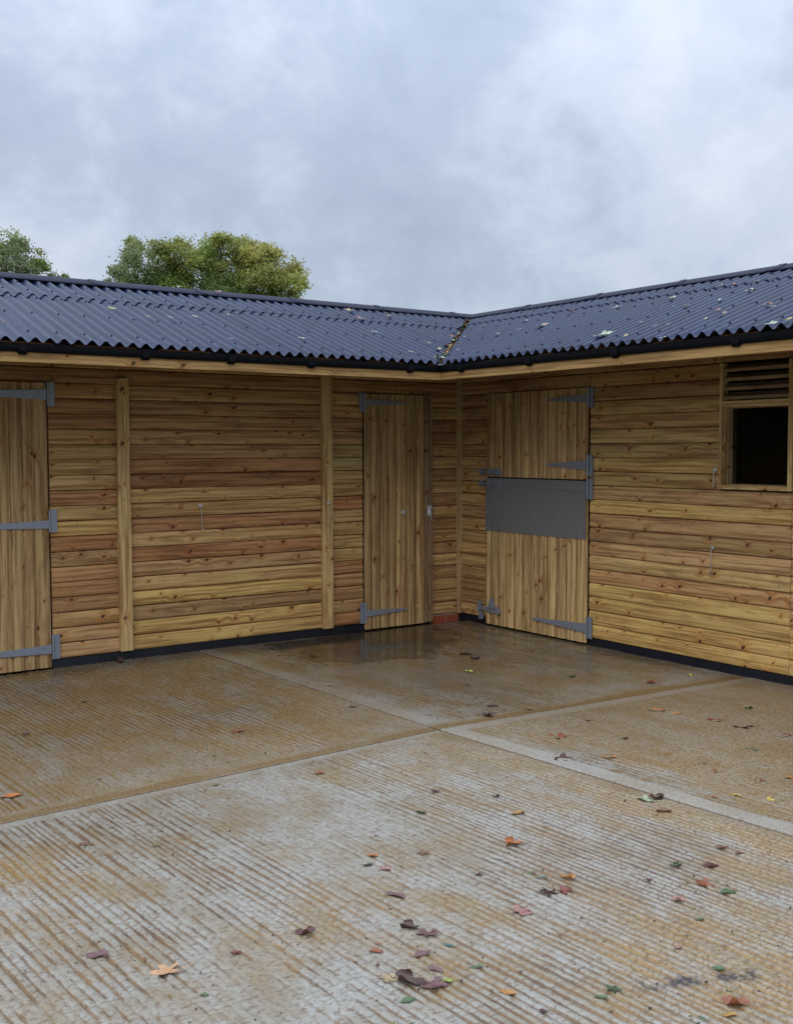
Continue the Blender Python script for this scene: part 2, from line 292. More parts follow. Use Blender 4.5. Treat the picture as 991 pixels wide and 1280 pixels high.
GROUND_LEAVES=[
(-5.226,-4.986,0.0871,'maple','peach','pale peach maple leaf lying flat, largest leaf on the near slab at bottom left'),
(-5.366,-4.751,0.0688,'oval','plum','plum brown oval leaf left of the pale peach maple leaf'),
(-4.727,-5.018,0.0662,'curl','maroon','dark maroon curled leaf alone between the peach leaf and the brown pile'),
(-4.680,-5.440,0.0556,'maple','tan','crumpled tan and dark leaf with upright stalk at left end of the brown leaf pile'),
(-4.639,-5.500,0.0952,'curl','darkbrown','dark brown rolled leaf in the middle of the brown leaf pile near the bottom edge'),
(-4.588,-5.556,0.0848,'maple','plum','flat plum brown lobed leaf at right end of the brown leaf pile'),
(-4.622,-5.450,0.0509,'oval','darkbrown','thin dark leaf lying just above the rolled leaf of the brown leaf pile'),
(-4.534,-5.564,0.0327,'maple','lime','small lime green leaf touching the right end of the brown leaf pile'),
(-4.708,-5.589,0.0436,'oval','green','round green leaf just below the brown leaf pile near the bottom edge'),
(-4.431,-5.731,0.0442,'oval','amber','smooth amber oval leaf alone to the right of the brown leaf pile'),
(-4.411,-5.194,0.0725,'curl','darkbrown','curled dark brown leaf with an orange underside overlapping a plum leaf'),
(-4.388,-5.264,0.0717,'maple','plum','plum leaf overlapped on its left by a curled dark brown leaf'),
(-4.604,-5.268,0.0426,'oval','rust','small folded rust leaf above the crumpled tan leaf'),
(-4.495,-5.375,0.0529,'oval','plum','flat plum oval leaf below the overlapping plum and dark pair'),
(-4.522,-5.483,0.0462,'oval','plum','faded plum leaf scrap just above the brown leaf pile'),
(-4.383,-5.378,0.0323,'oval','bluegreen','tiny blue green leaf below and right of the overlapping plum and dark pair'),
(-4.290,-4.942,0.0659,'oval','plum','long plum leaf lying along a groove above the overlapping dark pair'),
(-4.010,-5.325,0.0750,'maple','pink','flat pinkish brown star shaped maple leaf alone on the middle of the near slab'),
(-3.588,-4.809,0.0811,'curl','orange','bright orange curled leaf highest of the orange ones on the near slab'),
(-3.660,-5.205,0.0621,'curl','amber','amber curled leaf standing up just above a dark brown ragged leaf'),
(-3.809,-5.255,0.0663,'maple','darkbrown','dark ragged leaf just below the amber curled leaf, left one of two'),
(-3.748,-5.281,0.0605,'maple','redbrown','red brown spiky leaf just below the amber curled leaf, right one of two'),
(-3.735,-5.141,0.0374,'oval','bluegreen','small blue green leaf left of the amber curled leaf'),
(-3.735,-5.082,0.0283,'oval','green','tiny green leaf scrap above the small blue green leaf'),
(-3.953,-4.665,0.0529,'maple','brown','small brown leaf on the near slab left of the bright orange curled leaf'),
(-4.137,-4.564,0.0427,'oval','orange','small orange leaf directly above a dark green one'),
(-4.210,-4.637,0.0386,'oval','darkgreen','small dark green leaf directly below a small orange one'),
(-4.176,-4.712,0.0445,'oval','pink','faint pink brown leaf to the right of the small dark green one'),
(-3.914,-4.972,0.0314,'maple','maroon','small maroon leaf below and left of the bright orange curled leaf'),
(-3.310,-4.530,0.0623,'oval','ochre','narrow ochre leaf above the bright orange curled leaf'),
(-3.426,-4.062,0.0429,'maple','maroon','small maroon leaf near the slab crossing on the near slab'),
(-3.242,-4.301,0.0383,'curl','darkbrown','small dark twisted leaf above and left of the narrow ochre leaf'),
(-3.662,-4.261,0.0478,'maple','darkgreen','small dark green leaf below the small maroon one near the slab crossing'),
(-2.746,-4.900,0.0663,'oval','brown','faint flat brown leaf below the pale green leaf beside the joint'),
(-2.687,-4.748,0.0837,'maple','palegreen','pale green leaf lying in the joint beside the light concrete edge strip'),
(-2.638,-4.769,0.0762,'curl','darkbrown','dark leaf wedged against the light edge strip behind the pale green leaf'),
(-3.226,-5.372,0.0511,'curl','darkgreen','dark green curled leaf left of a dark purple one on the near slab'),
(-3.106,-5.449,0.0576,'oval','maroon','dark purple brown leaf right of the dark green curled one'),
(-3.271,-5.544,0.0614,'maple','rust','rust red leaf below the dark purple brown one'),
(-3.264,-5.650,0.0572,'oval','green','flat green leaf right of and below the rust red one'),
(-2.906,-5.349,0.0535,'oval','brown','brown leaf near the light edge strip, left one of two'),
(-2.899,-5.431,0.0396,'oval','brown','smaller brown leaf near the light edge strip, right one of two'),
(-3.477,-5.593,0.0502,'curl','pink','curly pink brown leaf scraps midway down the right of the near slab'),
(-3.416,-5.401,0.0248,'oval','maroon','tiny maroon leaf scrap between the amber and rust red leaves'),
(-3.779,-5.844,0.0294,'curl','pink','small pinkish curled leaf above the dark mud streak'),
(-3.539,-5.740,0.0284,'oval','green','tiny green leaf below the curly pink brown scraps'),
(-3.783,-6.012,0.0411,'oval','green','green leaf lying on the dark mud streak'),
(-4.156,-5.906,0.0445,'maple','darkgreen','dark green ragged leaf left of the dark mud streak'),
(-4.221,-5.918,0.0341,'oval','green','green leaf just below the dark green ragged one'),
(-3.926,-6.184,0.0769,'curl','rust','long rust orange leaf near the bottom right corner'),
(-3.989,-6.212,0.0377,'oval','ochre','ochre leaf just below the long rust orange one'),
(-4.070,-6.175,0.0234,'oval','green','small green leaf at the bottom edge left of the ochre one'),
(-4.420,-5.872,0.0261,'oval','maroon','small maroon scrap at the bottom edge right of the amber oval leaf'),
(-4.404,-5.549,0.0361,'oval','green','narrow green leaf above and left of the amber oval leaf'),
(-4.566,-5.231,0.0189,'oval','rust','tiny rust scrap above the small folded rust leaf'),
(-5.053,-3.743,0.0474,'maple','brown','brown lobed leaf near the left edge, just below the joint'),
(-4.813,-3.940,0.0371,'maple','olive','olive leaf on the near slab right of the brown lobed leaf at left'),
(-4.987,-5.004,0.0398,'maple','redbrown','red brown leaf between the peach maple leaf and the dark maroon one'),
(-5.192,-5.197,0.0270,'oval','green','small green leaf below the pale peach maple leaf'),
(-5.119,-2.918,0.0849,'oval','orange','orange leaf at the far left edge just above the joint'),
(-3.727,-3.475,0.0495,'maple','rust','rust leaf just below the joint left of the slab crossing'),
(-4.245,-3.341,0.0358,'oval','olive','tiny olive leaf beside the joint at left'),
(-3.686,-2.496,0.0615,'oval','redbrown','narrow red brown leaf in the middle of the rear left slab'),
(-4.159,-1.202,0.0478,'oval','olive','small olive leaf on the rear left slab nearest the big left door'),
(-4.723,-1.826,0.0469,'curl','darkbrown','dark curled leaf on the rear left slab near the left edge'),
(-3.481,-0.077,0.1067,'curl','darkbrown','dark clump of leaf debris against the black plinth below the wide post'),
(-2.806,-2.386,0.0518,'oval','darkgreen','dark green leaf beside the far end joint between the rear slabs'),
(-2.122,-0.757,0.0581,'maple','darkbrown','dark leaf floating in the shallow puddle'),
(-2.589,-1.758,0.0508,'oval','pink','tiny pale pink leaf on the wet rear slab below the puddle'),
(-1.495,-1.990,0.0778,'maple','lime','yellow green leaf in front of the narrow closed door and corner'),
(-1.088,-1.436,0.0974,'oval','darkbrown','flat dark leaf behind the yellow green leaf, left one of two'),
(-1.158,-1.632,0.0761,'curl','darkbrown','bent dark leaf behind the yellow green leaf, right one of two'),
(-1.014,-2.554,0.0819,'oval','green','green leaf on the rear slab in front of the split stable door'),
(-0.288,-3.054,0.0528,'maple','yellow','small yellow leaf lying near the right wall plinth'),
(-0.696,-3.054,0.0966,'oval','redbrown','dark red brown leaf left of the small yellow leaf by the right wall'),
(-2.062,-2.905,0.0726,'oval','darkbrown','dark leaf above the muddy joint, farther one of two'),
(-2.262,-3.093,0.0798,'curl','darkbrown','dark curled leaf above the muddy joint, nearer one of two'),
(-1.936,-3.103,0.0563,'oval','brown','thin brown leaf right of the two dark leaves above the muddy joint'),
(-1.811,-2.330,0.0451,'oval','darkbrown','tiny dark scrap between the yellow green leaf and the muddy joint'),
(-1.310,-3.614,0.1016,'oval','orange','orange oval leaf on the right slab, left one of the orange pair'),
(-1.281,-3.738,0.0703,'oval','amber','amber leaf on the right slab, right one of the orange pair'),
(-1.217,-4.005,0.0977,'oval','redbrown','thin red brown leaf right of the orange pair'),
(-1.202,-4.180,0.1293,'maple','rust','large rust and brown lobed leaf on the right slab'),
(-0.801,-3.936,0.0613,'curl','darkgreen','dark green leaf behind the large rust lobed leaf'),
(-1.185,-4.458,0.0879,'oval','redbrown','red brown leaf at the right edge beyond the large rust lobed leaf'),
(-1.571,-4.523,0.0619,'maple','green','green leaf in front of the large rust lobed leaf'),
(-2.259,-3.693,0.1110,'maple','rust','rust orange leaf just beyond the light edge strip'),
(-2.538,-4.025,0.0947,'maple','maroon','dark maroon crumpled leaf lying on the light concrete edge strip'),
(-2.319,-4.166,0.0733,'oval','orange','orange leaf on the right slab just beyond the edge strip'),
(-1.959,-3.976,0.0687,'oval','darkbrown','narrow dark leaf on the right slab between the rust and orange leaves'),
(-1.854,-3.538,0.0440,'oval','darkbrown','tiny dark leaf beyond the rust orange leaf near the muddy joint'),
(-2.008,-4.539,0.0338,'oval','darkbrown','tiny dark leaf above the small rust leaf on the right slab'),
(-2.072,-4.666,0.0618,'oval','rust','small rust leaf in the middle of the right slab'),
(-2.018,-4.887,0.0521,'maple','redbrown','red brown lobed leaf right of the small rust leaf'),
(-1.764,-4.753,0.0378,'oval','olive','tiny olive leaf between the green leaf and the right edge'),
(-1.859,-4.938,0.0728,'oval','ochre','ochre leaf at the right edge of the picture'),
(-2.408,-4.923,0.0382,'oval','rust','rust leaf just beyond the edge strip left of the yellow leaf'),
(-2.292,-4.963,0.0461,'maple','yellow','yellow leaf beyond the edge strip, left one of the yellow pair'),
(-2.235,-5.092,0.0531,'maple','yellow','yellow leaf beyond the edge strip, right one of the yellow pair'),
(-2.174,-5.137,0.0341,'oval','pink','small pink leaf to the right of the yellow pair')]
ROOF_LEAVES=[
('L',-3.485,-0.071,0.0554,'lime','bright lime leaf on the left roof'),
('L',-3.080,-0.227,0.0375,'tan','cream leaf right of the lime leaf on the left roof'),
('L',-3.276,-0.254,0.0307,'tan','tiny tan scrap between the lime and cream leaves on the left roof'),
('L',-2.828,-0.137,0.0384,'palegreen','pale leaf below the trees on the left roof'),
('L',-2.144,0.798,0.0725,'pink','pink orange leaf on the left ridge capping'),
('L',-2.459,0.962,0.0505,'palegreen','pale green leaf on the left ridge capping under the trees'),
('L',-2.836,-0.790,0.0241,'tan','tiny pale leaf near the left eaves'),
('L',-2.124,-0.624,0.0450,'palegreen','whitish leaf near the eaves between the two posts'),
('L',-0.888,0.577,0.0766,'tan','cream oval leaf near the overlap of the left roof'),
('L',-0.980,0.259,0.0669,'pink','pink leaf below the cream oval leaf on the left roof'),
('L',-0.481,0.476,0.0467,'ochre','tan leaf right of the pink one on the left roof'),
('L',-0.734,-0.495,0.0639,'green','green leaf beside the lower end of the leaf filled valley'),
('L',-1.207,-0.851,0.0334,'palegreen','small pale leaf at the eaves left of the valley'),
('L',-4.469,-0.691,0.0269,'redbrown','small red leaf at the far left of the roof'),
('L',-2.455,0.012,0.0333,'tan','small faint leaf above the post gap on left roof'),
('L',-1.135,-0.216,0.0425,'palegreen','pale leaf midway down the left roof near the valley'),
('R',0.190,-0.159,0.0538,'green','green leaf right of the top of the leaf filled valley'),
('R',-0.277,-0.885,0.0423,'tan','cream leaf below the green one on the right roof'),
('R',-0.222,-1.096,0.0278,'palegreen','tiny pale leaf between the valley and the tan leaf'),
('R',0.128,-0.826,0.0290,'palegreen','tiny pale leaf above the tan leaf on the right roof'),
('R',-0.183,-1.346,0.1091,'tan','long tan leaf on the right roof near the valley'),
('R',-0.833,-2.670,0.1495,'palegreen','large pale green leaf lying near the right eaves'),
('R',-0.945,-3.002,0.0495,'tan','cream leaf right of the large pale green leaf'),
('R',0.169,-1.875,0.0532,'palegreen','pale green leaf halfway up the right roof'),
('R',0.414,-1.791,0.0476,'plum','dull leaf above the halfway pale green leaf'),
('R',0.238,-2.405,0.0572,'palegreen','pale leaf near the right ridge, left one of two'),
('R',-0.161,-2.869,0.0414,'green','green leaf near the right ridge, right one of two'),
('R',-0.121,-2.709,0.0301,'green','tiny green leaf left of the green one'),
('R',-0.475,-3.394,0.0491,'pink','pinkish leaf, upper one of a pair on the right roof'),
('R',-0.604,-3.547,0.0425,'tan','beige leaf, lower one of a pair on the right roof'),
('R',-0.121,-3.139,0.0403,'palegreen','whitish green leaf above the pink and beige pair'),
('R',0.419,-2.725,0.0561,'green','green leaf close under the right ridge capping'),
('R',0.358,-2.913,0.0488,'orange','orange leaf close under the right ridge capping'),
('R',0.091,-3.226,0.0464,'palegreen','pale leaf right of the orange one below the right ridge'),
('R',-0.496,-3.803,0.0416,'orange','small orange leaf at the right side of the right roof'),
('R',-0.592,-3.913,0.0255,'palegreen','tiny pale leaf touching the small orange leaf'),
('R',-1.074,-4.235,0.0659,'palegreen','big pale green leaf folded over the right eaves'),
('R',-1.004,-4.315,0.0375,'yellow','cream yellow leaf at the right edge of the roof by the eaves'),
('R',0.282,-1.239,0.0425,'orange','tiny orange leaf high on the right roof near the valley'),
('R',-0.710,-3.482,0.0319,'palegreen','small pale leaf above the eaves beside the window'),
('R',-0.745,-3.074,0.0222,'palegreen','tiny pale scrap low on the right roof'),
('R',-0.745,-3.194,0.0273,'tan','tiny beige scrap low on the right roof'),
('R',-0.556,-2.782,0.0232,'palegreen','tiny pale scrap above the cream leaf'),
('R',-1.131,-3.478,0.0308,'palegreen','small pale leaf on the right eaves edge'),
('R',0.173,-0.766,0.0293,'tan','tiny beige scrap high above the tan leaf'),
('R',0.336,-3.107,0.0358,'tan','small beige leaf just below the right ridge capping')]
# ------------------------------------------------------------------ the yard: four tamped concrete slabs
_tab = rng.random((256, 256))
def vnoise(x, y, o=0):
    x = np.asarray(x)+o*17.31; y = np.asarray(y)+o*9.77
    xi = np.floor(x).astype(int); yi = np.floor(y).astype(int); fx = x-xi; fy = y-yi
    fx = fx*fx*(3-2*fx); fy = fy*fy*(3-2*fy); g = lambda a, b: _tab[a % 256, b % 256]
    return (g(xi, yi)*(1-fx)+g(xi+1, yi)*fx)*(1-fy)+(g(xi, yi+1)*(1-fx)+g(xi+1, yi+1)*fx)*fy
def fbm(x, y, o=0, n=4):
    s = 0; a = .5; t = 0
    for i in range(n): s = s+a*vnoise(x*2**i, y*2**i, o+i*3); t += a; a *= .5
    return s/t
def sst(x, a, b): t = np.clip((x-a)/(b-a), 0, 1); return t*t*(3-2*t)
XC, YC = -2.70, -3.15
STAIN = ((-4.05, -5.94), (-3.73, -6.09))      # dark smear across the grooves
def xB(t): return np.where(t < 0, XC-.068*t, XC-.0216*t)          # t = y - YC
def yA(x): return np.where(x < XC, YC+.047*(x-XC), YC-.068*(x-XC))
def slab(label, xs, ts, grow, amp, quad, dz=0.):
    X, T = np.meshgrid(xs, ts, indexing='ij')         # offsets from the two joints
    x = xB(T)+X; y = yA(x)+T
    xx = x+.055*y                                     # grooves run almost at right angles to the left range
    xx = xx+.011*(fbm(x*1.7, y*.8, 5)-.5)+.006*(vnoise(x*14, y*3.2, 9)-.5)+.004*(vnoise(x*40, y*17, 2)-.5)
    ph = xx/grow+1.1*(vnoise(xx*9, y*.35, 12)-.5)
    k = np.floor(ph); fr = ph-k
    dep = vnoise(k*3.7, y*1.2, 21)*.72+vnoise(k*1.9, y*6, 4)*.42                  # every groove strong and weak along its length
    wid = .12+.11*vnoise(k*5.1, y*4, 8)
    pulse = np.exp(-((fr-.5)/wid)**2)
    area = sst(fbm(x*.8, y*.6, 31), .30, .62)*.85+.22; area = area*(1-.6*sst(-y, 4.6, 5.6)*sst(-x, 4.3, 5.1))
    lump = (fbm(x*24+y*9, y*29-x*12, 14, 3)-.5)+.40*(vnoise(x*70+y*33, y*52-x*41, 33)-.5)
    rel = 1-np.clip(pulse*dep*area*1.9*(.55+1.0*vnoise(k*2.3, y*11+k*.37, 71)), 0, 1.2)+lump*.75
    da, db = np.abs(T), np.abs(X)
    if quad == 'near_left': flat = np.maximum(1-sst(da, .055, .085), 1-sst(db, .07, .12)); cl = .55*(1-sst(da, .05, .08)); di = .50*(1-sst(db, .05, .30))
    elif quad == 'near_right': flat = np.maximum(1-sst(da, .10, .13), 1-sst(db, .115, .135)); cl = np.maximum(.7*(1-sst(da, .09, .12)), .85*(1-sst(db, .11, .13))); di = .35*sst(X, .16, .5)+.0*X
    elif quad == 'rear_left': flat = 1-sst(da, .12, .17); cl = 0*x; di = .10+.80*(1-sst(da+.09*(fbm(x*3, y*3, 81)-.5), .05, .13))*(.55+.8*vnoise(x*2.1, y*0, 83))
    else: flat = np.maximum(1-sst(da, .11, .15), 1-sst(db, .13, .17)); cl = .65*(1-sst(db, .11, .15))*sst(da, .1, .2); di = .04+.90*(1-sst(da+.09*(fbm(x*3, y*3, 81)-.5), .05, .13))*(.6+.7*vnoise(x*2.1, y*0, 83))
    cl = cl*(.8+.4*(vnoise(x*9, y*9, 3)-.5)); di = di+.25*(fbm(x*2, y*2, 44)-.5)
    rel = rel*(1-flat)+(.86+lump*.18)*flat
    wet = np.clip(sst(y, -4.3, -1.2)*.95+.25*sst(x, -2.6, -1.8)+.5*(fbm(x*1.1, y*1.4, 55)-.5), 0, 1)
    h = amp*(rel-.85)+.004*(fbm(x*.9, y*.9, 70)-.5)
    dx, dy = (x+1.35)/1.30, (y+.50)/.95
    pud = 1-sst(np.sqrt(dx*dx+dy*dy)+.75*(fbm(x*2.3, y*2.3, 90)-.5), .40, 1.25)
    h = h*(1-.35*pud)-.0080*pud+dz
    edge = np.minimum(da, db); h = h-.0035*(1-sst(edge, 0, .014))
    
    ax_, ay_ = STAIN[0], STAIN[1]; L2 = (ay_[0]-ax_[0])**2+(ay_[1]-ax_[1])**2; tt = np.clip(((x-ax_[0])*(ay_[0]-ax_[0])+(y-ax_[1])*(ay_[1]-ax_[1]))/L2, 0, 1)
    dd = np.hypot(x-ax_[0]-tt*(ay_[0]-ax_[0]), y-ax_[1]-tt*(ay_[1]-ax_[1])); st = (1-sst(dd, .010, .048))*sst(fbm(x*16, y*16, 61, 3), .38, .56)
    h = np.where(edge < .00915, -.02, h)
    nx, ny = X.shape; v = np.stack([x, y, h], -1).reshape(-1, 3)
    i = np.arange(nx*ny).reshape(nx, ny); f = np.stack([i[:-1, :-1], i[1:, :-1], i[1:, 1:], i[:-1, 1:]], -1).reshape(-1, 4)
    me = np_mesh('concrete_slab', v, f, CONC, dict(relief=rel.ravel(), dirt=di.ravel(), clean=cl.ravel(), wet=np.maximum(wet, pud).ravel(), stain=st.ravel()))
    return tag(link('concrete_slab', me), kind='structure')
g = .006
near = np.concatenate([[-6.8, -6, -5.2, -4.6], np.arange(-4.2, -.02, .0065), [-.016, -.012, -.0102, -.0092, -.0091]])
tn = np.concatenate([[-8, -7, -6.2, -5.4, -4.9], np.arange(-4.5, -.03, .016), [-.02, -.013, -.0102, -.0092, -.0091]])
slab('near left', near, tn, .036, .0075, 'near_left')
xr = np.concatenate([[.0091, .0092, .0102, .012, .016], np.arange(.022, 3.2, .012)])
slab('near right', xr, tn[tn > -9][::1], .036, .006, 'near_right', .005)
tr = np.concatenate([[.0091, .0092, .0102, .013, .02], np.arange(.03, 3.22, .03)])
nl = np.concatenate([[-6.8, -6, -5.2, -4.6, -4.2], np.arange(-3.6, -.02, .009), [-.016, -.012, -.0102, -.0092, -.0091]])
slab('rear left', nl, tr, .036, .0075, 'rear_left')
slab('rear right', xr, tr, .036, .0065, 'rear_right', .002)
jb = MB(); jb.box((-9.6, -11.3, -.16), (.6, .12, -.014)); tag(jb.obj('silted_slab_bed', simple('joint_silt', (.13, .085, .05), .8, .3)), kind='structure')
jf = MB(); SILT = simple('joint_silt_fill', (.060, .036, .022), .7, .3)
tt = [-8+.1*k for k in range(112)]
for a, b in zip(tt[:-1], tt[1:]):
    xa, xb2 = float(xB(a)), float(xB(b)); ya, yb2 = YC+a, YC+b
    jf.add([(xa-.012, ya, -.0046), (xa+.012, ya, -.0046), (xb2+.012, yb2, -.0046), (xb2-.012, yb2, -.0046)], [(0, 1, 2, 3)])
tt = [-9.4+.1*k for k in range(100)]
for a, b in zip(tt[:-1], tt[1:]):
    jf.add([(a, float(yA(a))-.012, -.0044), (b, float(yA(b))-.012, -.0044), (b, float(yA(b))+.012, -.0044), (a, float(yA(a))+.012, -.0044)], [(0, 1, 2, 3)])
tag(jf.obj('joint_fill', SILT), kind='structure')
fd = MB()
fd.add([(-600, -600, -.17), (600, -600, -.17), (600, 600, -.17), (-600, 600, -.17)], [(0, 1, 2, 3)]); tag(fd.obj('ground', FIELD), kind='structure')
# shallow puddle lying in the low part of the rear slab
xs = np.arange(-2.66, -.02, .06); ys = np.arange(-2.1, -.02, .06); X, Y = np.meshgrid(xs, ys, indexing='ij')
n0, n1 = X.shape; i = np.arange(n0*n1).reshape(n0, n1)
wf = np.stack([i[:-1, :-1], i[1:, :-1], i[1:, 1:], i[:-1, 1:]], -1).reshape(-1, 4)
tag(link('puddle', np_mesh('puddle', np.stack([X, Y, X*0-.0028], -1).reshape(-1, 3), wf, WATER)), kind='structure')

# ------------------------------------------------------------------ stable building
B = tag(empty('stable_building'), 'L shaped timber stable block with horizontal log boards under a dark blue corrugated roof', 'stable')
wallL = MB().box((-8, .022, .0), (-5.22, .09, 2.62)).box((-3.98, .022, 0), (-1.13, .09, 2.62)).box((-.43, .022, 0), (.09, .09, 2.62)) \
    .box((-5.22, .022, 2.15), (-3.98, .09, 2.62)).box((-1.13, .022, 2.15), (-.43, .09, 2.62)).obj('wall', DARKIN, B)
wallR = MB().box((-.02, .022, 0), (.42, .09, 2.62)).box((1.75, .022, 0), (3.07, .09, 2.62)).box((3.07, .022, 0), (3.70, .09, 1.37)).box((3.70, .022, 0), (7.9, .09, 2.62)) \
    .box((.42, .022, 2.16), (1.75, .09, 2.62)).box((3.07, .022, 2.30), (3.70, .09, 2.62)).obj('wall', DARKIN, B)
wallR.rotation_euler = (0, 0, -math.pi/2)
CV, Z0 = .117, .070
PROF = [(.017, .0012), (.002, .0020), (-.0010, .0045), (-.0032, .014), (-.0040, .040), (-.0035, .066), (-.0015, .086), (.0022, .102), (.0065, .1115), (.017, .1158), (.0215, .1158), (.0215, .0012)]
T = dict(G=(.50, .335, .128), T=(.45, .285, .124), R=(.385, .200, .092), O=(.44, .295, .124), B=(.36, .214, .098), P=(.455, .275, .130), D=(.265, .134, .062), Y=(.51, .360, .137), N=(.38, .280, .118))
_bm = {}
def board(parent, u0, u1, row, tone):
    L = round(u1-u0, 3)
    if L not in _bm:
        _bm[L] = MB().prism(PROF, lambda t, a, b: (t, a, b), -L/2+.001, L/2-.001, True, 9).mesh('board', WH)
    c = T[tone]; j = random.uniform(.90, 1.10); k = random.uniform(.96, 1.05)
    return link('board', _bm[L], parent, ((u0+u1)/2, random.uniform(-.0012, .0012), Z0+row*CV+random.uniform(-.0012, .0012)), (c[0]*j, c[1]*j*k, c[2]*j*k*k))
def run(parent, u0, u1, tones, r0=0):
    for i, t in enumerate(tones): board(parent, u0, u1, r0+i, t)
run(wallL, -8.0, -5.215, 'GTTGBTORTTGBRTOTBT')
run(wallL, -3.972, -3.395, 'PPTBRRBRGORTOOTRBTT'[:18])
run(wallL, -3.393, -1.523, 'GGBYTPRTRTTDRBTBBTT'[:18])
run(wallL, -1.521, -1.127, 'RTPBROOOTRTONNBBTTT'[:18])
run(wallL, -.341, .0, 'TTTBTBTBTBTBTTBBTTB'[:18])
for r, t in ((18, 'B'), (19, 'T'), (20, 'B'), (21, 'T')):
    for a, b in ((-8, -5.6), (-5.598, -3.41), (-3.408, -1.523), (-1.521, 0)): board(wallL, a, b, r, t)
run(wallR, .004, .428, 'TBBBTTTTBTTTTBTBBB'[:18])
run(wallR, 1.747, 3.672, 'GGGYP'); run(wallR, 1.747, 3.672, 'OPBPG', 5); run(wallR, 1.747, 3.672, 'P', 10)
run(wallR, 1.747, 3.072, 'OGOOTOBTB', 11 - 0)
run(wallR, 3.674, 7.9, 'GYGPTGPTGYP'); run(wallR, 3.705, 7.9, 'OGOTOBTBT', 11)
board(wallR, .004, 1.745, 18, 'B')
for r, t in ((19, 'B'), (20, 'T'), (21, 'B')):
    board(wallR, .004, 3.07, r, t); board(wallR, 3.072, 7.9, r, t)
board(wallR, 1.747, 3.072, 18, 'O') if False else None

def plinth(parent, u0, u1, wob=.003):
    m_ = MB(); n = max(2, int((u1-u0)/.12)); pts = [u0+(u1-u0)*i/n for i in range(n+1)]
    for a, b in zip(pts[:-1], pts[1:]):
        w0 = wob*math.sin(a*7.3)+wob*.6*math.sin(a*23); w1 = wob*math.sin(b*7.3)+wob*.6*math.sin(b*23)
        m_.add([(a, -.004+w0, -.012), (b, -.004+w1, -.012), (b, .004+w1, .066), (a, .004+w0, .066), (a, .05, -.012), (b, .05, -.012), (b, .05, .066), (a, .05, .066)],
               [(0, 1, 2, 3), (3, 2, 6, 7), (0, 4, 5, 1)])
    return m_.obj('plinth_strip', BLACKP, parent)
plinth(wallL, -8, -5.215); plinth(wallL, -3.975, -1.30)
MB().box((-1.31, -.012, -.01), (-1.128, .04, .058)).box((-1.20, -.03, -.008), (-1.13, -.008, .03)).obj('plinth_flap', BLACKP, wallL)
plinth(wallR, .004, .42); plinth(wallR, 1.75, 7.9)
for a, b in ((-.336, -.172), (-.160, -.006)): MB().box((a, -.002, -.012), (b, .06, .058)).obj('brick', BRICK, wallL)
MB().box((-.342, .004, -.012), (0, .058, .066)).obj('mortar_bed', MORTAR, wallL)

POST = (.50, .35, .165)
def post(u0, u1, z0, z1, d=.05, col=POST):
    m_ = MB(); c = .004
    poly = [(u0-0, -.004), (u0, -d+c), (u0+c, -d), (u1-c, -d), (u1, -d+c), (u1, -.004)]
    m_.prism(poly, lambda t, a, b: (a-(u0+u1)/2, b, t), z0, z1); return m_.obj('post', WV, B, ((u0+u1)/2, 0, 0), col)
post(-3.447, -3.347, .078, 2.222); post(-1.574, -1.472, .068, 2.60); post(-6.9, -6.8, .07, 2.6)
MB().box((-.036, -.042, .068), (.012, -.004, 2.6)).obj('post', WV, B, (0, 0, 0), (.44, .31, .17)); MB().box((-.0405, -.0845, .0681), (-.0065, -.0425, 2.6))

# timber beams carrying the eaves, black gutters and brackets, rafters
BM = (.33, .21, .088)
MB().box((-3.6, -.030, -.0435), (3.45, .030, .0435)).obj('eaves_beam', WH, B, (-4.42, -.97, 2.2835), BM)
o = MB().box((-3.5, -.030, -.0435), (3.45, .030, .0435)).obj('eaves_beam', WH, B, (-.97, -4.452, 2.2835), BM); o.rotation_euler = (0, 0, -math.pi/2)
GUT = [(-1.003, 2.360), (-1.020, 2.360), (-1.023, 2.354), (-1.023, 2.330), (-1.018, 2.312), (-1.012, 2.304), (-1.003, 2.304)]
mL = lambda u, v, z: (u, v, z); mR = lambda u, v, z: (v, u, z)
for mp in (mL, mR):
    MB().prism(GUT, lambda t, a, b: mp(t+(a if t > -2 else 0), a, b), -8.05, 0.0 if mp is mL else 0.0).obj('gutter', GUTM, B)
    us = [-7.6, -6.8, -5.9, -5.1, -4.45, -3.61, -2.95, -2.27, -1.33] if mp is mL else [-7.6, -6.7, -5.8, -4.9, -3.95, -2.96, -2.09, -1.28]
    for u in us:
        MB().prism([(-1.0025, 2.362), (-1.026, 2.362), (-1.030, 2.31), (-1.024, 2.298), (-1.014, 2.290), (-1.0025, 2.288)], lambda t, a, b: mp(t, a, b), u-.028, u+.028).obj('gutter_bracket', GUTM, B)
SL, VE, VR, ZE = .355, -1.03, .90, 2.385
zs = lambda v: ZE+SL*((v if v < VR else 2*VR-v)-VE)
for mp in (mL, mR):
    for k in range(14):
        u = -7.7+.6*k
        if u > -.2: continue
        v0 = max(-.938, u)
        for (a, b) in ((v0, VR), (VR, 2.82)):
            ze = [zs(a)-.035, zs(b)-.035]
            MB().add([mp(u-.022, a, ze[0]-.09), mp(u+.022, a, ze[0]-.09), mp(u+.022, a, ze[0]), mp(u-.022, a, ze[0]),
                      mp(u-.022, b, ze[1]-.09), mp(u+.022, b, ze[1]-.09), mp(u+.022, b, ze[1]), mp(u-.022, b, ze[1])],
                     [(0, 1, 2, 3), (4, 5, 6, 7), (0, 1, 5, 4), (1, 2, 6, 5), (2, 3, 7, 6), (3, 0, 4, 7)]).obj('rafter', DARKIN, B)

